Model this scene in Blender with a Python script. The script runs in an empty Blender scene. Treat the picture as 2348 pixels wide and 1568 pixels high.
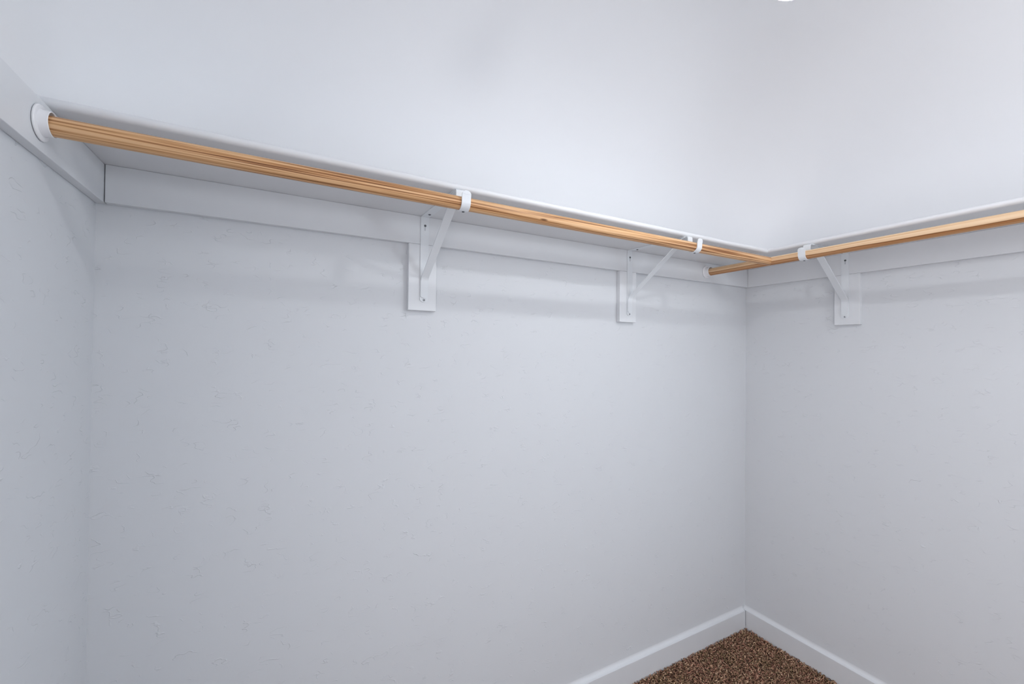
import bpy, bmesh, math, random
import numpy as np
from mathutils import Vector, Matrix

# ------------------------------------------------------------------ camera, light, exposure
scene = bpy.context.scene
col = scene.collection
FRAME_W = 2348.0
CAM = dict(f=945.17, loc=(-2.1012, -1.2865, 1.3760), yaw=0.4790, pitch=0.0105, roll=0.0112, cx=-33.4, cy=9.8)

def make_camera():
    y, p, r = CAM['yaw'], CAM['pitch'], CAM['roll']
    fwd = Vector((math.sin(y)*math.cos(p), math.cos(y)*math.cos(p), math.sin(p)))
    rt = Vector((math.cos(y), -math.sin(y), 0))
    up = rt.cross(fwd)
    rt2 = rt*math.cos(r) + up*math.sin(r)
    up2 = -rt*math.sin(r) + up*math.cos(r)
    m = Matrix((rt2, up2, -fwd)).transposed().to_4x4()
    m.translation = Vector(CAM['loc'])
    cd = bpy.data.cameras.new('camera')
    cd.sensor_width = 36.0
    cd.lens = CAM['f']/FRAME_W*36.0
    cd.shift_x = -CAM['cx']/FRAME_W
    cd.shift_y = CAM['cy']/FRAME_W
    cd.clip_start = 0.02
    co = bpy.data.objects.new('camera', cd)
    co.matrix_world = m
    col.objects.link(co)
    scene.camera = co
make_camera()

world = bpy.data.worlds.new('world')
world.use_nodes = True
world.node_tree.nodes['Background'].inputs[0].default_value = (0.80, 0.88, 1.0, 1)
world.node_tree.nodes['Background'].inputs[1].default_value = 0.6
scene.world = world

BULB_STRENGTH = 285.0
BULB_COLOR = (0.96, 0.985, 1.0)
FILL_BULB_STRENGTH = 32.0
FILL_BULB_COLOR = (0.95, 0.97, 1.0)
DOOR_FILL_POWER = 16.5
DOOR_FILL_TILT = 0.0
WINDOW_FILL_POWER = 6.0
WINDOW_FILL_COLOR = (0.66, 0.85, 1.0)
DOOR_FILL_COLOR = (1.0, 0.94, 0.945)
scene.view_settings.view_transform = 'Standard'
scene.view_settings.look = 'None'
scene.view_settings.exposure = 0.0
scene.view_settings.gamma = 1.0
scene.view_settings.use_curve_mapping = False
scene.cycles.adaptive_threshold = 0.025     # plain walls converge early
scene.cycles.use_light_tree = False

# room dimensions (metres): corner of the two shelf walls at the origin, room at x<0, y<0
W = 2.495          # left wall at x = -W
L = 2.35           # wall behind the camera at y = -L
ZS = 1.799         # underside of the shelf
TS = 0.0185        # shelf thickness
ZC = 2.50          # ceiling
T = 0.019          # board thickness
CH = 0.089         # cleat height
DA, DB = 0.276, 0.300
ROD_R = 0.0167
ROD_Z = 1.7535
ROD_Y = -0.304     # rod on the long wall
ROD_X = -0.339     # rod on the right wall
HB = 0.083         # baseboard height
FILL_DOOR_Y0, FILL_DOOR_Y1, FILL_DOOR_H = -2.28, -1.46, 1.80

# added fill light, set in a made-up doorway in the left wall behind the camera
ld = bpy.data.lights.new('doorway_fill', 'AREA')
ld.shape = 'RECTANGLE'; ld.size = FILL_DOOR_Y1-FILL_DOOR_Y0-0.04; ld.size_y = FILL_DOOR_H-0.04
ld.energy = DOOR_FILL_POWER; ld.color = DOOR_FILL_COLOR
lo = bpy.data.objects.new('doorway_fill', ld)
lo.location = (-W-0.06, (FILL_DOOR_Y0+FILL_DOOR_Y1)/2, FILL_DOOR_H/2)
lo.rotation_euler = (math.radians(90+DOOR_FILL_TILT), 0, math.radians(-90))
col.objects.link(lo)

# added fill light at a made-up window in the right wall, out of view
FILL_WIN = (-2.15, -1.40, 0.75, 1.55)      # y0, y1, z0, z1
ld = bpy.data.lights.new('window_fill', 'AREA')
ld.shape = 'RECTANGLE'; ld.size = FILL_WIN[1]-FILL_WIN[0]; ld.size_y = FILL_WIN[3]-FILL_WIN[2]
ld.energy = WINDOW_FILL_POWER; ld.color = WINDOW_FILL_COLOR
lo = bpy.data.objects.new('window_fill', ld)
lo.location = (-0.012, (FILL_WIN[0]+FILL_WIN[1])/2, (FILL_WIN[2]+FILL_WIN[3])/2)
lo.rotation_euler = (math.radians(90), 0, math.radians(90))
col.objects.link(lo)

# ------------------------------------------------------------------ materials
def new_mat(name):
    m = bpy.data.materials.new(name); m.use_nodes = True
    nt = m.node_tree
    return m, nt, nt.nodes, nt.links, nt.nodes['Principled BSDF']

def coords(N, Lk, scale=(1, 1, 1), kind='Object'):
    tc = N.new('ShaderNodeTexCoord'); mp = N.new('ShaderNodeMapping')
    mp.inputs['Scale'].default_value = scale
    Lk.new(tc.outputs[kind], mp.inputs['Vector'])
    return mp.outputs['Vector']

def noise(N, Lk, vec, scale, detail=2.0, rough=0.5):
    n = N.new('ShaderNodeTexNoise')
    n.inputs['Scale'].default_value = scale
    n.inputs['Detail'].default_value = detail
    n.inputs['Roughness'].default_value = rough
    Lk.new(vec, n.inputs['Vector'])
    return n

def ramp(N, Lk, fac, stops):
    r = N.new('ShaderNodeValToRGB')
    e = r.color_ramp.elements
    while len(e) > 1: e.remove(e[0])
    e[0].position = stops[0][0]; e[0].color = (*stops[0][1], 1)
    for p, c in stops[1:]:
        x = e.new(p); x.color = (*c, 1)
    Lk.new(fac, r.inputs['Fac'])
    return r

WALL_COL = (0.715, 0.735, 0.762)
def mat_wall(name, bump=0.5, base=WALL_COL):
    m, nt, N, Lk, b = new_mat(name)
    v = coords(N, Lk)
    b.inputs['Base Color'].default_value = (*base, 1)
    b.inputs['Roughness'].default_value = 0.62
    b.inputs['Specular IOR Level'].default_value = 0.25
    if bump:
        # hand-textured drywall: short trowel ridges scattered over a smooth coat
        vs = coords(N, Lk, (1.0, 1.0, 2.1))
        n1 = noise(N, Lk, vs, 22.0, 1.5, 0.5)
        r1 = ramp(N, Lk, n1.outputs['Fac'], [(0.0, (0, 0, 0)), (0.485, (0, 0, 0)), (0.50, (1, 1, 1)), (0.515, (0, 0, 0)), (1.0, (0, 0, 0))])
        n2 = noise(N, Lk, v, 26.0, 1.0)
        r2 = ramp(N, Lk, n2.outputs['Fac'], [(0.0, (0, 0, 0)), (0.55, (0, 0, 0)), (0.66, (1, 1, 1)), (1.0, (1, 1, 1))])
        mu = N.new('ShaderNodeMath'); mu.operation = 'MULTIPLY'
        Lk.new(r1.outputs['Color'], mu.inputs[0]); Lk.new(r2.outputs['Color'], mu.inputs[1])
        bp = N.new('ShaderNodeBump'); bp.inputs['Strength'].default_value = bump; bp.inputs['Distance'].default_value = 0.0022
        Lk.new(mu.outputs[0], bp.inputs['Height']); Lk.new(bp.outputs['Normal'], b.inputs['Normal'])
    return m

def mat_paint(name, base, rough=0.4, spec=0.4):
    m, nt, N, Lk, b = new_mat(name)
    v = coords(N, Lk)
    n = noise(N, Lk, v, 18.0, 3.0)
    c = ramp(N, Lk, n.outputs['Fac'], [(0.3, tuple(x*0.985 for x in base)), (0.7, base)])
    Lk.new(c.outputs['Color'], b.inputs['Base Color'])
    b.inputs['Roughness'].default_value = rough
    b.inputs['Specular IOR Level'].default_value = spec
    return m

def mat_rod(name, axis, fine, stops, sap=None):
    """Lengthwise grain: noise strongly stretched along the rod; optional heartwood band along the lower side."""
    m, nt, N, Lk, b = new_mat(name)
    s = [1, 1, 1]; s[axis] = 0.010
    v = coords(N, Lk, tuple(s))
    n = noise(N, Lk, v, fine, 2.0, 0.55)
    c = ramp(N, Lk, n.outputs['Fac'], stops)
    out = c.outputs['Color']
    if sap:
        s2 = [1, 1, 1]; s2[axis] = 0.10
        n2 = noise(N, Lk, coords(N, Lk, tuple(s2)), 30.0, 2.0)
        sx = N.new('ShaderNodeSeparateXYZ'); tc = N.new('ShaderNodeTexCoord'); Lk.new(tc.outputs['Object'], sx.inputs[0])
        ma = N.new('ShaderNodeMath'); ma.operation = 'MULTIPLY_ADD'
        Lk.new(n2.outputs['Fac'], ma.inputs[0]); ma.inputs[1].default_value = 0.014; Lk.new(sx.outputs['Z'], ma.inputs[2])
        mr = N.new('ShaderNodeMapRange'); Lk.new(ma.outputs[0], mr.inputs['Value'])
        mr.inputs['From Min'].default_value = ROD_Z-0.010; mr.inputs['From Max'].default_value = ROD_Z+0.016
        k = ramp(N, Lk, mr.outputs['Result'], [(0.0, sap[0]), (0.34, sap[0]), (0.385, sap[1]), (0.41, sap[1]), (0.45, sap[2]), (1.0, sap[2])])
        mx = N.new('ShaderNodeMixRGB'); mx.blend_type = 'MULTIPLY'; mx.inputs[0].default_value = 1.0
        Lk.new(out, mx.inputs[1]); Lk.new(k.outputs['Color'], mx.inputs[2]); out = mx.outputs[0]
    # a few fine dark ticks and pin knots
    s3 = [1, 1, 1]; s3[axis] = 0.22
    vo = N.new('ShaderNodeTexVoronoi'); vo.inputs['Scale'].default_value = 24.0
    Lk.new(coords(N, Lk, tuple(s3)), vo.inputs['Vector'])
    c3 = ramp(N, Lk, vo.outputs['Distance'], [(0.0, (0.10, 0.05, 0.03)), (0.05, (0.25, 0.15, 0.09)), (0.085, (1, 1, 1)), (1.0, (1, 1, 1))])
    mx2 = N.new('ShaderNodeMixRGB'); mx2.blend_type = 'MULTIPLY'; mx2.inputs[0].default_value = 0.9
    Lk.new(out, mx2.inputs[1]); Lk.new(c3.outputs['Color'], mx2.inputs[2])
    Lk.new(mx2.outputs[0], b.inputs['Base Color'])
    b.inputs['Roughness'].default_value = 0.42
    b.inputs['Specular IOR Level'].default_value = 0.35
    bp = N.new('ShaderNodeBump'); bp.inputs['Strength'].default_value = 0.3; bp.inputs['Distance'].default_value = 0.0006
    Lk.new(n.outputs['Fac'], bp.inputs['Height']); Lk.new(bp.outputs['Normal'], b.inputs['Normal'])
    return m

M = {}
M['wall'] = mat_wall('textured_wall_paint', 0.5)
M['ceiling'] = mat_wall('ceiling_lit_wall_paint', 0.0, (0.86, 0.87, 0.89))  # upper walls share this lighter colour in place of stronger light there
M['trim'] = mat_paint('trim_paint', (0.775, 0.794, 0.820), 0.4)
M['shelf'] = mat_paint('shelf_paint', (0.795, 0.805, 0.825), 0.45)
M['metal'] = mat_paint('white_powder_coat', (0.80, 0.83, 0.86), 0.3, 0.5)
M['plastic'] = mat_paint('white_plastic', (0.88, 0.88, 0.90), 0.25, 0.5)
M['screw'] = mat_paint('dark_screw_metal', (0.10, 0.11, 0.12), 0.4, 0.5)
M['screw_light'] = mat_paint('painted_screw', (0.55, 0.57, 0.60), 0.35, 0.5)
M['rod_a'] = mat_rod('striped_fir_rod', 0, 270.0,
                     [(0.34, (0.22, 0.085, 0.03)), (0.43, (0.44, 0.21, 0.085)), (0.49, (0.64, 0.36, 0.17)), (0.60, (0.76, 0.48, 0.26))])
M['rod_b'] = mat_rod('pale_fir_rod', 1, 90.0,
                     [(0.32, (0.62, 0.36, 0.18)), (0.46, (0.76, 0.50, 0.29)), (0.60, (0.85, 0.62, 0.40))],
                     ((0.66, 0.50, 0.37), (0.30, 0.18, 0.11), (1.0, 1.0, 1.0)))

def mat_bulb(name, color, strength):
    m, nt, N, Lk, b = new_mat(name)
    b.inputs['Base Color'].default_value = (0.9, 0.9, 0.9, 1)
    b.inputs['Emission Color'].default_value = (*color, 1)
    b.inputs['Emission Strength'].default_value = strength
    return m
M['bulb'] = mat_bulb('lit_bulb_glass', BULB_COLOR, BULB_STRENGTH)
M['fill_bulb'] = mat_bulb('fill_bulb_glass', FILL_BULB_COLOR, FILL_BULB_STRENGTH)

def mat_carpet_base():
    m, nt, N, Lk, b = new_mat('carpet_backing')
    v = coords(N, Lk)
    n = noise(N, Lk, v, 160.0, 3.0, 0.7)
    c = ramp(N, Lk, n.outputs['Fac'], [(0.3, (0.07, 0.042, 0.028)), (0.5, (0.17, 0.105, 0.072)), (0.7, (0.28, 0.185, 0.13))])
    Lk.new(c.outputs['Color'], b.inputs['Base Color'])
    b.inputs['Roughness'].default_value = 0.95
    b.inputs['Specular IOR Level'].default_value = 0.05
    return m
def mat_carpet_pile():
    m, nt, N, Lk, b = new_mat('carpet_yarn')
    a = N.new('ShaderNodeAttribute'); a.attribute_name = 'yarn_color'
    Lk.new(a.outputs['Color'], b.inputs['Base Color'])
    b.inputs['Roughness'].default_value = 0.9
    b.inputs['Specular IOR Level'].default_value = 0.08
    return m
M['carpet'] = mat_carpet_base()
M['yarn'] = mat_carpet_pile()

# ------------------------------------------------------------------ helpers
def link_mesh(name, verts, faces, mat, parent=None, smooth=False):
    me = bpy.data.meshes.new(name)
    me.from_pydata([tuple(v) for v in verts], [], faces)
    bm = bmesh.new(); bm.from_mesh(me)
    bmesh.ops.recalc_face_normals(bm, faces=bm.faces)
    bm.to_mesh(me); bm.free()
    me.materials.append(mat)
    if smooth:
        for p in me.polygons: p.use_smooth = True
    o = bpy.data.objects.new(name, me)
    col.objects.link(o)
    if parent is not None: o.parent = parent
    return o

def box_obj(name, lo_, hi_, mat, parent=None, bevel=0.0):
    x0, y0, z0 = lo_; x1, y1, z1 = hi_
    v = [(x0, y0, z0), (x1, y0, z0), (x1, y1, z0), (x0, y1, z0), (x0, y0, z1), (x1, y0, z1), (x1, y1, z1), (x0, y1, z1)]
    f = [(0, 3, 2, 1), (4, 5, 6, 7), (0, 1, 5, 4), (1, 2, 6, 5), (2, 3, 7, 6), (3, 0, 4, 7)]
    o = link_mesh(name, v, f, mat, parent)
    if bevel:
        bm = bmesh.new(); bm.from_mesh(o.data)
        bmesh.ops.bevel(bm, geom=list(bm.edges), offset=bevel, segments=2, affect='EDGES', profile=0.5)
        bm.to_mesh(o.data); bm.free()
    return o

def thing(name, label, cat, loc=(0, 0, 0), group=None, rotz=0.0):
    o = bpy.data.objects.new(name, None)
    o.empty_display_size = 0.05
    o.location = loc; o.rotation_euler = (0, 0, rotz)
    col.objects.link(o)
    return tag(o, label, cat, group)

def tag(o, label, cat, group=None):
    o['label'] = label; o['category'] = cat
    if group: o['group'] = group
    return o

def structure(o, label, cat):
    o['kind'] = 'structure'; o['label'] = label; o['category'] = cat
    return o

def lathe(profile, n=40, axis='Z'):
    """profile: list of (radius, height); returns verts, faces around the z axis (or along x / y)."""
    V, F = [], []
    for r, h in profile:
        for k in range(n):
            a = 2*math.pi*k/n
            p = (r*math.cos(a), r*math.sin(a), h)
            if axis == 'X': p = (p[2], p[0], p[1])
            if axis == 'Y': p = (p[0], p[2], p[1])
            V.append(p)
    for i in range(len(profile)-1):
        for k in range(n):
            a, b = i*n+k, i*n+(k+1) % n
            F.append((a, b, b+n, a+n))
    return V, F

def strip(path, w, t):
    """Flat metal strip: path of (y, z) points with x offset, width w along x, thickness t across the path.
    path entries: (x, y, z)."""
    V, F = [], []
    n = len(path)
    for i, p in enumerate(path):
        a = Vector(path[max(i-1, 0)]); b = Vector(path[min(i+1, n-1)])
        d = (b-a); d.x = 0; d.normalize()
        nn = Vector((0, -d.z, d.y))
        p = Vector(p)
        for sx, sn in ((-1, -1), (1, -1), (1, 1), (-1, 1)):
            V.append(p + Vector((sx*w/2, 0, 0)) + nn*sn*t/2)
    for i in range(n-1):
        for k in range(4):
            a, b = i*4+k, i*4+(k+1) % 4
            F.append((a, b, b+4, a+4))
    F.append((3, 2, 1, 0)); m = (n-1)*4; F.append((m, m+1, m+2, m+3))
    return V, F

# ------------------------------------------------------------------ room shell
def quad(name, pts, mat, label, cat='wall'):
    return structure(link_mesh(name, pts, [tuple(range(len(pts)))], mat), label, cat)

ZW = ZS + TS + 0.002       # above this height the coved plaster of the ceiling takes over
WT = 0.10                  # wall thickness
structure(box_obj('wall_back', (-W-WT, 0, -0.02), (WT, WT, ZW), M['wall']), 'long pale grey textured wall below the striped wooden rod', 'wall')
structure(box_obj('wall_right', (0, -L-WT, -0.02), (WT, 0, ZW), M['wall']), 'pale grey wall right of the corner below the plain wooden rod', 'wall')
# left wall, with an opening added for the fill light behind the viewpoint
def left_wall():
    V, F = [], []
    for y0, y1, z0, z1 in ((-L-WT, FILL_DOOR_Y0, -0.02, ZW), (FILL_DOOR_Y1, 0, -0.02, ZW), (FILL_DOOR_Y0, FILL_DOOR_Y1, FILL_DOOR_H, ZW)):
        if z1 <= z0: continue
        b = len(V)
        for z in (z0, z1):
            V += [(-W-WT, y0, z), (-W, y0, z), (-W, y1, z), (-W-WT, y1, z)]
        F += [tuple(b+i for i in f) for f in ((0, 3, 2, 1), (4, 5, 6, 7), (0, 1, 5, 4), (1, 2, 6, 5), (2, 3, 7, 6), (3, 0, 4, 7))]
    return link_mesh('wall_left', V, F, M['wall'])
structure(left_wall(), 'narrow strip of pale grey wall at the left edge', 'wall')
structure(box_obj('wall_front', (-W, -L-WT, -0.02), (0, -L, ZC+0.02), M['wall']), 'pale grey wall behind the viewpoint', 'wall')

fill_win = structure(box_obj('fill_window', (-0.008, FILL_WIN[0], FILL_WIN[2]), (-0.0005, FILL_WIN[1], FILL_WIN[3]), M['plastic']), 'added fill-light window in the right wall behind the viewpoint', 'window')
for a0, a1, b0, b1 in ((FILL_WIN[0]-0.05, FILL_WIN[0], FILL_WIN[2]-0.05, FILL_WIN[3]+0.05), (FILL_WIN[1], FILL_WIN[1]+0.05, FILL_WIN[2]-0.05, FILL_WIN[3]+0.05), (FILL_WIN[0], FILL_WIN[1], FILL_WIN[3], FILL_WIN[3]+0.05), (FILL_WIN[0], FILL_WIN[1], FILL_WIN[2]-0.05, FILL_WIN[2])):
    box_obj('fill_window_frame', (-0.020, a0, b0), (-0.0005, a1, b1), M['trim'], fill_win)

# ceiling: plaster coved into the walls above the shelf, soft corners over the shelf, plain ones behind the viewer
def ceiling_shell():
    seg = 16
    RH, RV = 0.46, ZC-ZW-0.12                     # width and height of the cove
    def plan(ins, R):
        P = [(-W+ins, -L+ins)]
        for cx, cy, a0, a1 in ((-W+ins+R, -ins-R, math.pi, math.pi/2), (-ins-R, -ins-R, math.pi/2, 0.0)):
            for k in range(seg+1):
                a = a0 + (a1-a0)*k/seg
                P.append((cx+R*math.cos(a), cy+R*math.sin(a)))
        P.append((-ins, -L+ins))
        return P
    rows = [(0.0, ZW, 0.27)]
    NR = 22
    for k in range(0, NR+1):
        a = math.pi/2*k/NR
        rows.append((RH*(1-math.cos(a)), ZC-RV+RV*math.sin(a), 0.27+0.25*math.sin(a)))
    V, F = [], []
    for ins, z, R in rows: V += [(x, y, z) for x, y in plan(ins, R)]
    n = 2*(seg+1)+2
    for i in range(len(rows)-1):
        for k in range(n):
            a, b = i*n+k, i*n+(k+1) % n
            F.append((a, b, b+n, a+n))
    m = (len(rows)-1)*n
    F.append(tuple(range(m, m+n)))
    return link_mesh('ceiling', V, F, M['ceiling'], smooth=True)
structure(ceiling_shell(), 'smooth white ceiling and upper wall toned brighter as lit above the shelf', 'ceiling')

structure(box_obj('floor', (-W, -L-WT, -0.06), (0, 0, -0.012), M['carpet']), 'brown carpeted floor in the corner', 'floor')

# baseboards: flat board with a soft caulked top running into the wall
def baseboard(name, axis, a0, a1, side, label):
    pr = [(0.0, -0.012), (0.0165, -0.012), (0.0165, HB-0.001), (0.0158, HB)]
    c = 0.017
    for k in range(1, 8):
        t = math.pi/2*k/7
        pr.append((0.0158*(1-math.sin(t)), HB + c*(1-math.cos(t))))
    V, F = [], []
    for s in (a0, a1):
        for d, z in pr:
            if axis == 'x': V.append((s, side*d if side < 0 else -L+d, z))
            else: V.append((-d if side < 0 else -W+d, s, z))
    n = len(pr)
    for k in range(n):
        F.append((k, (k+1) % n, (k+1) % n+n, k+n))
    F.append(tuple(range(n))); F.append(tuple(range(n, 2*n)))
    o = link_mesh(name, V, F, M['trim'])
    return structure(o, label, 'baseboard')
bb = baseboard('baseboard_back', 'x', -W, -0.0205, -1, 'white baseboard under the long wall left of the corner')
box_obj('joint_shade_strip', (-0.0204, -0.0158, 0.008), (-0.0170, -0.002, HB-0.001), M['screw'], bb)  # dark strip set in the board gap, standing in for its shade
baseboard('baseboard_right', 'y', -L, 0.0, -1, 'white baseboard under the right wall')
baseboard('baseboard_left', 'y', FILL_DOOR_Y1, -0.015, 1, 'white baseboard under the left wall')

# ------------------------------------------------------------------ shelves (mitred in the corner, round nose)
def shelf_profile(depth):
    r = TS/2
    pr = [(0.001, ZS), (depth-r, ZS)]
    for k in range(1, 10):
        a = -math.pi/2 + math.pi*k/10
        pr.append((depth-r+r*math.cos(a), ZS+r+r*math.sin(a)))
    pr += [(depth-r, ZS+TS), (0.001, ZS+TS)]
    return pr
def shelf(along, label):
    pa, pb = shelf_profile(DA), shelf_profile(DB)
    V, F = [], []
    n = len(pa)
    for end in (0, 1):
        for (da, z), (db, _) in zip(pa, pb):
            if along == 'x':
                V.append((-W+0.001 if end == 0 else -db, -da, z))
            else:
                V.append((-db, -L+0.001 if end == 0 else -da, z))
    for k in range(n): F.append((k, (k+1) % n, (k+1) % n+n, k+n))
    F.append(tuple(range(n))); F.append(tuple(range(n, 2*n)))
    o = link_mesh('closet_shelf', V, F, M['shelf'])
    for p in o.data.polygons:
        p.use_smooth = len(p.vertices) == 4
    o.data.set_sharp_from_angle(angle=math.radians(40))
    return tag(o, label, 'shelf', 'white closet shelves')
shelf('x', 'long white shelf board above the striped rod, spanning from the left wall to the corner')
shelf('y', 'white shelf board along the right wall above the plain rod')

# ------------------------------------------------------------------ cleats and bracket blocks
def board(name, lo_, hi_, label, cat, group):
    return tag(box_obj(name, lo_, hi_, M['trim'], bevel=0.0012), label, cat, group)
board('shelf_cleat', (-W+T+0.0016, -T, ZS-CH), (-0.0002, -0.0002, ZS-0.0002), 'long white cleat board on the back wall under the long shelf', 'cleat', 'cleats under the shelves')
board('shelf_cleat', (-T, -L+0.001, ZS-CH), (-0.0002, -T-0.0012, ZS-0.0002), 'white cleat board on the right wall under the shelf', 'cleat', 'cleats under the shelves')
board('shelf_cleat', (-W+0.0002, -0.60, ZS-CH), (-W+T, -0.0002, ZS-0.0002), 'short white cleat board on the left wall carrying the round rod socket', 'cleat', 'cleats under the shelves')

BR_A = [(-1.7085, 0.014), (-0.829, 0.030)]     # bracket position along the back wall, skew of the arm
BR_B = (-0.428, 0.002)
BLK_Z = 1.500
board('bracket_block', (-1.758, -T, BLK_Z), (-1.667, -0.0002, ZS-CH-0.0004), 'white backing block behind the bracket nearest the left wall', 'block', 'bracket backing blocks')
board('bracket_block', (-0.880, -T, BLK_Z), (-0.789, -0.0002, ZS-CH-0.0004), 'white backing block behind the middle bracket, left of the corner', 'block', 'bracket backing blocks')
board('bracket_block', (-T, -0.478, BLK_Z), (-0.0002, -0.389, ZS-CH-0.0004), 'white backing block behind the bracket on the right wall', 'block', 'bracket backing blocks')

# ------------------------------------------------------------------ rods
def rod(along, label, mat):
    if along == 'x':
        a0, a1 = -W+T+0.0072, ROD_X-0.006
    else:
        a0, a1 = -L+0.0072, -T-0.0072
    n = 48; V, F = [], []
    cuts = [a0+0.0, a1]
    for ci, s in enumerate(cuts):
        for k in range(n):
            a = 2*math.pi*k/n
            u, v = ROD_R*math.cos(a), ROD_R*math.sin(a)
            if along == 'x':
                x = s
                if ci == 1:      # coped end that fits against the other rod
                    x = ROD_X - math.sqrt(max(ROD_R*ROD_R - v*v, 0.0)) - 0.0004
                V.append((x, ROD_Y+u, ROD_Z+v))
            else:
                V.append((ROD_X+u, s, ROD_Z+v))
    for k in range(n): F.append((k, (k+1) % n, (k+1) % n+n, k+n))
    F.append(tuple(range(n)))
    if along == 'y': F.append(tuple(range(n, 2*n)))
    else:
        V.append((ROD_X-ROD_R-0.0004, ROD_Y, ROD_Z)); c = len(V)-1
        for k in range(n): F.append((n+k, n+(k+1) % n, c))
    o = link_mesh('closet_rod', V, F, mat)
    for p in o.data.polygons: p.use_smooth = len(p.vertices) == 4
    o.data.set_sharp_from_angle(angle=math.radians(40))
    return tag(o, label, 'rod', 'wooden hanging rods')
rod('x', 'long wooden rod with fine dark stripes running from the left wall socket', M['rod_a'])
rod('y', 'plain wooden rod along the right wall, passing behind the striped rod end', M['rod_b'])

# ------------------------------------------------------------------ rod sockets (wall flange with an open cup)
def socket(loc, axis, sign, cup_len, label):
    """axis along which the cup projects; sign gives the direction."""
    t = thing('rod_socket', label, 'socket', loc, 'white rod sockets')
    fr = 0.0300
    fl = [(0.001, 0.0), (fr-0.002, 0.0), (fr, 0.0015), (fr, 0.003), (fr-0.0015, 0.0045), (0.0245, 0.0050), (0.001, 0.0050)]
    ro, ri = 0.0215, 0.0192
    cp = [(0.001, 0.0045), (ro+0.0015, 0.0045), (ro+0.0003, 0.008), (ro, cup_len-0.0008), (ro-0.0008, cup_len), (ri+0.0006, cup_len), (ri, cup_len-0.0008), (ri, 0.0065), (0.001, 0.0065)]
    for nm, pr in (('flange', fl), ('cup', cp)):
        V, F = lathe([(r, h*sign) for r, h in pr], 48, axis)
        o = link_mesh(nm, V, F, M['plastic'], t, smooth=True)
        o.data.set_sharp_from_angle(angle=math.radians(35))
    return t
socket((-W+T+0.0003, ROD_Y, ROD_Z+0.0024), 'X', 1, 0.0175, 'white round rod socket on the left wall cleat holding the striped rod')
socket((ROD_X, -T-0.0003, ROD_Z+0.0024), 'Y', -1, 0.0240, 'small white rod socket on the back wall beside the corner')
socket((ROD_X, -L+0.0003, ROD_Z+0.0024), 'Y', 1, 0.020, 'white rod socket behind the viewpoint at the near end of the plain rod')

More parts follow.
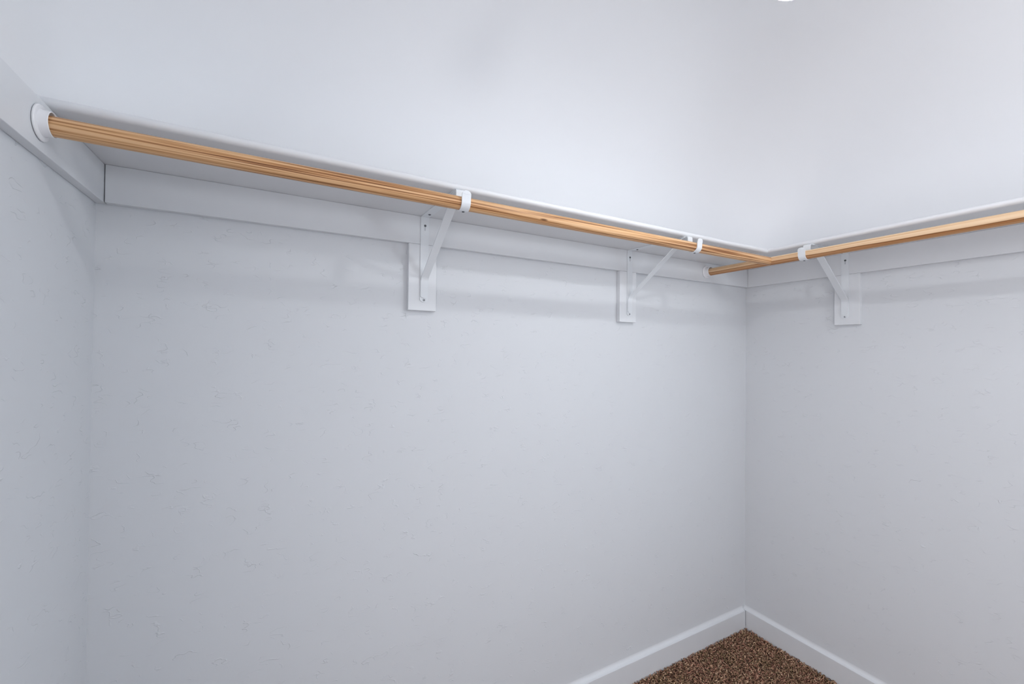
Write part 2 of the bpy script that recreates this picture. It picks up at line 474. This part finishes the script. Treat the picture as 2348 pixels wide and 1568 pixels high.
# ------------------------------------------------------------------ shelf-and-rod brackets
def bracket(loc, rotz, skew, rod_d, label):
    """Built for a wall at y = 0 (front face of the block at y = -T); rod_d = rod distance from the wall."""
    t = thing('shelf_bracket', label, 'bracket', loc, 'white shelf and rod brackets', rotz)
    w, th = 0.0265, 0.0028
    y0 = -T - th/2 - 0.0003
    # wall leg with a rounded lower end
    V, F = [], []
    prof = [(-w/2, ZS-0.003), (w/2, ZS-0.003)]
    zb = ZS-0.276+w/2
    for k in range(0, 9):
        a = -math.pi*k/8
        prof.append((w/2*math.cos(a), zb+w/2*0.75*math.sin(a)))
    for yy in (-T-0.0003, -T-0.0003-th):
        V += [(x, yy, z) for x, z in prof]
    n = len(prof)
    F = [tuple(range(n)), tuple(range(n, 2*n))] + [(k, (k+1) % n, (k+1) % n+n, k+n) for k in range(n)]
    leg = link_mesh('wall_leg', V, F, M['metal'], t)
    # raised rib pressed along the leg
    # arm under the shelf
    yf = -(rod_d - ROD_R - 0.0040)     # where the strip turns down behind the rod
    sk = lambda y: skew*(-y/rod_d)
    arm_path = [(sk(y), y, ZS-0.0003-th/2) for y in (-T-0.0005, -0.10, -0.20, yf+0.010)]
    V, F = strip(arm_path, w, th)
    arm = link_mesh('shelf_arm', V, F, M['metal'], t)
    # hook: continues the arm, down behind the rod, round under it and up the front
    rr = ROD_R + 0.0006 + th/2
    path = [(sk(yf), yf+0.010, ZS-0.0003-th/2)]
    zc = ROD_Z
    yb = -rod_d + rr
    cr = 0.008
    ztop = ZS-0.0003-th/2
    for k in range(0, 6):
        a = math.pi/2*k/5
        path.append((sk(yb), yb+cr-cr*math.sin(a), ztop-cr+cr*math.cos(a)))
    for k in range(0, 25):
        a = math.radians(0) - math.radians(180)*k/24
        path.append((sk(-rod_d), -rod_d+rr*math.cos(a), zc+rr*math.sin(a)))
    path.append((sk(-rod_d), -rod_d-rr-0.0006, zc+0.010))
    path.append((sk(-rod_d), -rod_d-rr-0.0022, zc+0.018))
    V, F = strip(path, w*0.92, th)
    # narrow, rounded tip
    hook = link_mesh('rod_hook', V, F, M['metal'], t, smooth=True)
    tipc = Vector(path[-1]); tv = []
    for yy in (0.0, th):
        for k in range(0, 11):
            a = math.pi*k/10
            tv.append((tipc.x+w*0.46*math.cos(a), tipc.y-th/2+yy-0.0010*math.sin(a), tipc.z+0.009*math.sin(a)))
    fa = [tuple(range(11)), tuple(range(11, 22))] + [(k, (k+1) % 11, (k+1) % 11+11, k+11) for k in range(11)]
    bm = bmesh.new(); bm.from_mesh(hook.data)
    vs = [bm.verts.new(p) for p in tv]
    for f in fa: bm.faces.new([vs[i] for i in f])
    bmesh.ops.recalc_face_normals(bm, faces=bm.faces)
    bm.to_mesh(hook.data); bm.free()
    hook.data.set_sharp_from_angle(angle=math.radians(35))
    # diagonal brace, its foot lying flat on the leg
    yl = -T-0.0003-th*1.5-0.0002
    ze = -0.262
    brace_path = [(0, yl, ZS-0.252), (0, yl, ZS-0.206)]
    for k in range(1, 5):
        s = k/4
        brace_path.append((sk(yl-0.010*s*s), yl-0.008*s*s, ZS-0.206+0.016*s))
    brace_path.append((sk(ze), ze, ZS-0.0065))
    brace_path.append((sk(ze-0.014), ze-0.014, ZS-0.0042))
    V, F = strip(brace_path, w*0.90, th)
    brace = link_mesh('brace', V, F, M['metal'], t, smooth=True)
    brace.data.set_sharp_from_angle(angle=math.radians(35))
    # rounded end of the foot
    bm = bmesh.new(); bm.from_mesh(brace.data)
    pts = []
    for yy in (0, th):
        for k in range(0, 9):
            a = -math.pi*k/8
            pts.append((w*0.45*math.cos(a), yl-th/2+yy, ZS-0.252+w*0.30*math.sin(a)))
    vs = [bm.verts.new(p) for p in pts]
    for f in [tuple(range(9)), tuple(range(9, 18))] + [(k, (k+1) % 9, (k+1) % 9+9, k+9) for k in range(9)]:
        bm.faces.new([vs[i] for i in f])
    bmesh.ops.recalc_face_normals(bm, faces=bm.faces)
    bm.to_mesh(brace.data); bm.free()
    # screws
    def screw(pos, axis, sgn, r, mat, parent):
        pr = [(0.0005, 0.0), (r, 0.0), (r, 0.0007), (r*0.8, 0.0016), (r*0.3, 0.0019), (0.0003, 0.0012)]
        V, F = lathe([(a, h*sgn) for a, h in pr], 16, axis)
        V = [(v[0]+pos[0], v[1]+pos[1], v[2]+pos[2]) for v in V]
        return link_mesh('screw', V, F, mat, parent, smooth=True)
    ys = -T-0.0003-th
    screw((0, ys, ZS-0.266), 'Y', -1, 0.0042, M['screw_light'], leg)
    screw((0, ys-0.0016, ZS-0.266), 'Y', -1, 0.0019, M['screw'], leg)
    screw((0.001, ys, ZS-0.030), 'Y', -1, 0.0038, M['screw'], leg)
    # keyhole slot under the upper screw
    box_obj('keyhole_slot', (-0.0012, ys-0.0004, ZS-0.046), (0.0026, ys+0.0002, ZS-0.030), M['screw_light'], leg)
    screw((sk(-0.055)+0.002, -0.055, ZS-0.0003-th), 'Z', -1, 0.0042, M['screw'], arm)
    zb2 = ROD_Z-rr-th/2
    screw((sk(-rod_d), -rod_d+0.001, zb2), 'Z', -1, 0.0036, M['screw'], hook)
    return t
bracket((BR_A[0][0], 0, 0), 0.0, BR_A[0][1], -ROD_Y, 'white metal bracket nearest the left wall, under the long shelf')
bracket((BR_A[1][0], 0, 0), 0.0, BR_A[1][1], -ROD_Y, 'white metal bracket on the back wall just left of the corner')
bracket((0, BR_B[0], 0), -math.pi/2, BR_B[1], -ROD_X, 'white metal bracket on the right wall holding the plain rod')

# ------------------------------------------------------------------ pendant lamps: globe bulbs on short cords, the second added only for fill
def lamp(at, mat, label, capped=False, Rb=0.0345):
    t = thing('pendant_lamp', label, 'lamp', (at.x, at.y, ZC), 'globe bulb pendants')
    h = ZC - at.z
    dz = Rb - 0.0345
    def part(nm, pr, m, seg=40):
        V, F = lathe(pr, seg)
        o = link_mesh(nm, V, F, m, t, smooth=True); o.data.set_sharp_from_angle(angle=math.radians(40))
    part('canopy', [(0.001, 0.0), (0.050, 0.0), (0.050, -0.008), (0.042, -0.018), (0.008, -0.024), (0.001, -0.024)], M['plastic'])
    part('cord', [(0.001, -0.022), (0.003, -0.022), (0.003, -h+dz+0.085), (0.001, -h+dz+0.085)], M['plastic'])
    part('lamp_socket', [(0.001, -h+dz+0.088), (0.010, -h+dz+0.088), (0.016, -h+dz+0.080), (0.017, -h+dz+0.042), (0.001, -h+dz+0.042)], M['plastic'])
    if capped:      # added white cap over the globe, keeps its light off the upper walls
        part('added_bulb_cap', [(0.0175, -h+0.050), (0.030, -h+0.040), (0.0385, -h+0.020), (0.0405, -h+0.001), (0.0410, -h-0.018), (0.0398, -h-0.018), (0.0390, -h+0.001), (0.0372, -h+0.020), (0.029, -h+0.038), (0.0165, -h+0.048)], M['plastic'])
    pr = [(0.0005, -h+dz+0.044), (0.014, -h+dz+0.044), (0.0155, -h+dz+0.034)]
    a_top = math.acos(0.0172/Rb)
    for k in range(0, 17):
        a = a_top - (a_top+math.pi/2-0.03)*k/16
        pr.append((Rb*math.cos(a), -h+Rb*math.sin(a)))
    pr.append((0.0005, -h-Rb))
    part('bulb_globe', pr[::2]+[pr[-1]], mat, 12)
lamp(Vector((-1.192, -0.832, 2.139)), M['bulb'], 'glowing globe bulb under an added white light-blocking cap, peeking in at the top edge', True)
lamp(Vector((-0.66, -1.86, 1.940)), M['fill_bulb'], 'large frosted globe lamp added as fill light behind the viewpoint near the right wall', Rb=0.11)  # added unseen lamp that brightens the room

# ------------------------------------------------------------------ carpet pile: short twisted yarn tufts
def carpet_pile():
    rng = np.random.default_rng(7)
    X0, Y0 = -1.45, -1.15
    sp = 0.0064
    gx, gy = np.meshgrid(np.arange(X0, -0.016, sp), np.arange(Y0, -0.016, sp))
    x = gx.ravel() + rng.uniform(-.5, .5, gx.size)*sp
    y = gy.ravel() + rng.uniform(-.5, .5, gx.size)*sp
    n = x.size
    ang = rng.uniform(0, 2*np.pi, n)
    ln = rng.uniform(0.009, 0.016, n)
    hz = rng.uniform(-0.004, 0.003, n)
    wd = rng.uniform(0.0013, 0.0023, n)
    curl = rng.uniform(-1.1, 1.1, n)
    # each tuft: a curved three-sided yarn of 4 rings, rising from the backing and lying over at the tip
    K = 4
    ss = np.linspace(0, 1, K)
    verts = np.zeros((n, K, 3, 3))
    px, py = x.copy(), y.copy()
    for k, s in enumerate(ss):
        a = ang + curl*s
        if k: px = px + np.cos(a)*ln/(K-1); py = py + np.sin(a)*ln/(K-1)
        z = -0.012 + (hz+0.012)*np.sin(min(1.0, s*1.25)*np.pi/2)*(1.0 - 0.15*s)
        rad = wd*(1.0 if k < K-1 else 0.55)
        for j in range(3):
            t = 2*np.pi*j/3 + 0.9*k
            verts[:, k, j, 0] = px - np.sin(a)*rad*np.cos(t)
            verts[:, k, j, 1] = py + np.cos(a)*rad*np.cos(t)
            verts[:, k, j, 2] = z + rad*np.sin(t)
    verts[..., 0] = np.clip(verts[..., 0], -W+0.016, -0.0152)
    verts[..., 1] = np.clip(verts[..., 1], -L+0.016, -0.0152)
    base = (np.arange(n)*K*3)[:, None]
    fl = []
    for k in range(K-1):
        for j in range(3):
            a, b = k*3+j, k*3+(j+1) % 3
            fl.append((a, b, b+3, a+3))
    fl = np.array(fl)
    faces = (base[:, None, :] + fl[None]).reshape(-1, 4)
    me = bpy.data.meshes.new('carpet_pile')
    nv, nf = n*K*3, faces.shape[0]
    me.vertices.add(nv); me.vertices.foreach_set('co', verts.reshape(-1).astype(np.float32))
    me.loops.add(nf*4); me.loops.foreach_set('vertex_index', faces.reshape(-1).astype(np.int32))
    me.polygons.add(nf); me.polygons.foreach_set('loop_start', (np.arange(nf)*4).astype(np.int32))
    me.update(calc_edges=True)
    # yarn colours: tan, brown, reddish brown and olive flecks, in soft drifts
    pal = np.array([(0.30, 0.19, 0.125), (0.20, 0.115, 0.075), (0.235, 0.12, 0.085), (0.17, 0.115, 0.065), (0.40, 0.28, 0.19), (0.11, 0.06, 0.04)])
    drift = np.sin(x*19+1.3)*np.sin(y*23+.4) + 0.6*np.sin(x*41-y*33)
    wts = np.stack([0.20+0*drift, 0.24+0*drift, np.clip(0.26+0.16*drift, .05, 1), np.clip(0.20-0.14*drift, .04, 1), 0.12+0*drift, 0.10+0*drift], 1)
    wts /= wts.sum(1, keepdims=True)
    pick = (wts.cumsum(1) < rng.uniform(0, 1, n)[:, None]).sum(1).clip(0, 5)
    c = 2.35*pal[pick]*rng.uniform(0.65, 1.35, n)[:, None]
    c4 = np.ones((n, K*3, 4)); c4[:, :, :3] = c[:, None, :]
    at = me.attributes.new('yarn_color', 'FLOAT_COLOR', 'POINT')
    at.data.foreach_set('color', c4.reshape(-1).astype(np.float32))
    me.polygons.foreach_set('use_smooth', np.ones(nf, dtype=bool))
    me.materials.append(M['yarn'])
    o = bpy.data.objects.new('carpet_pile', me)
    col.objects.link(o)
    o['kind'] = 'stuff'
    tag(o, 'mottled brown twisted carpet pile in the floor corner', 'carpet')
carpet_pile()
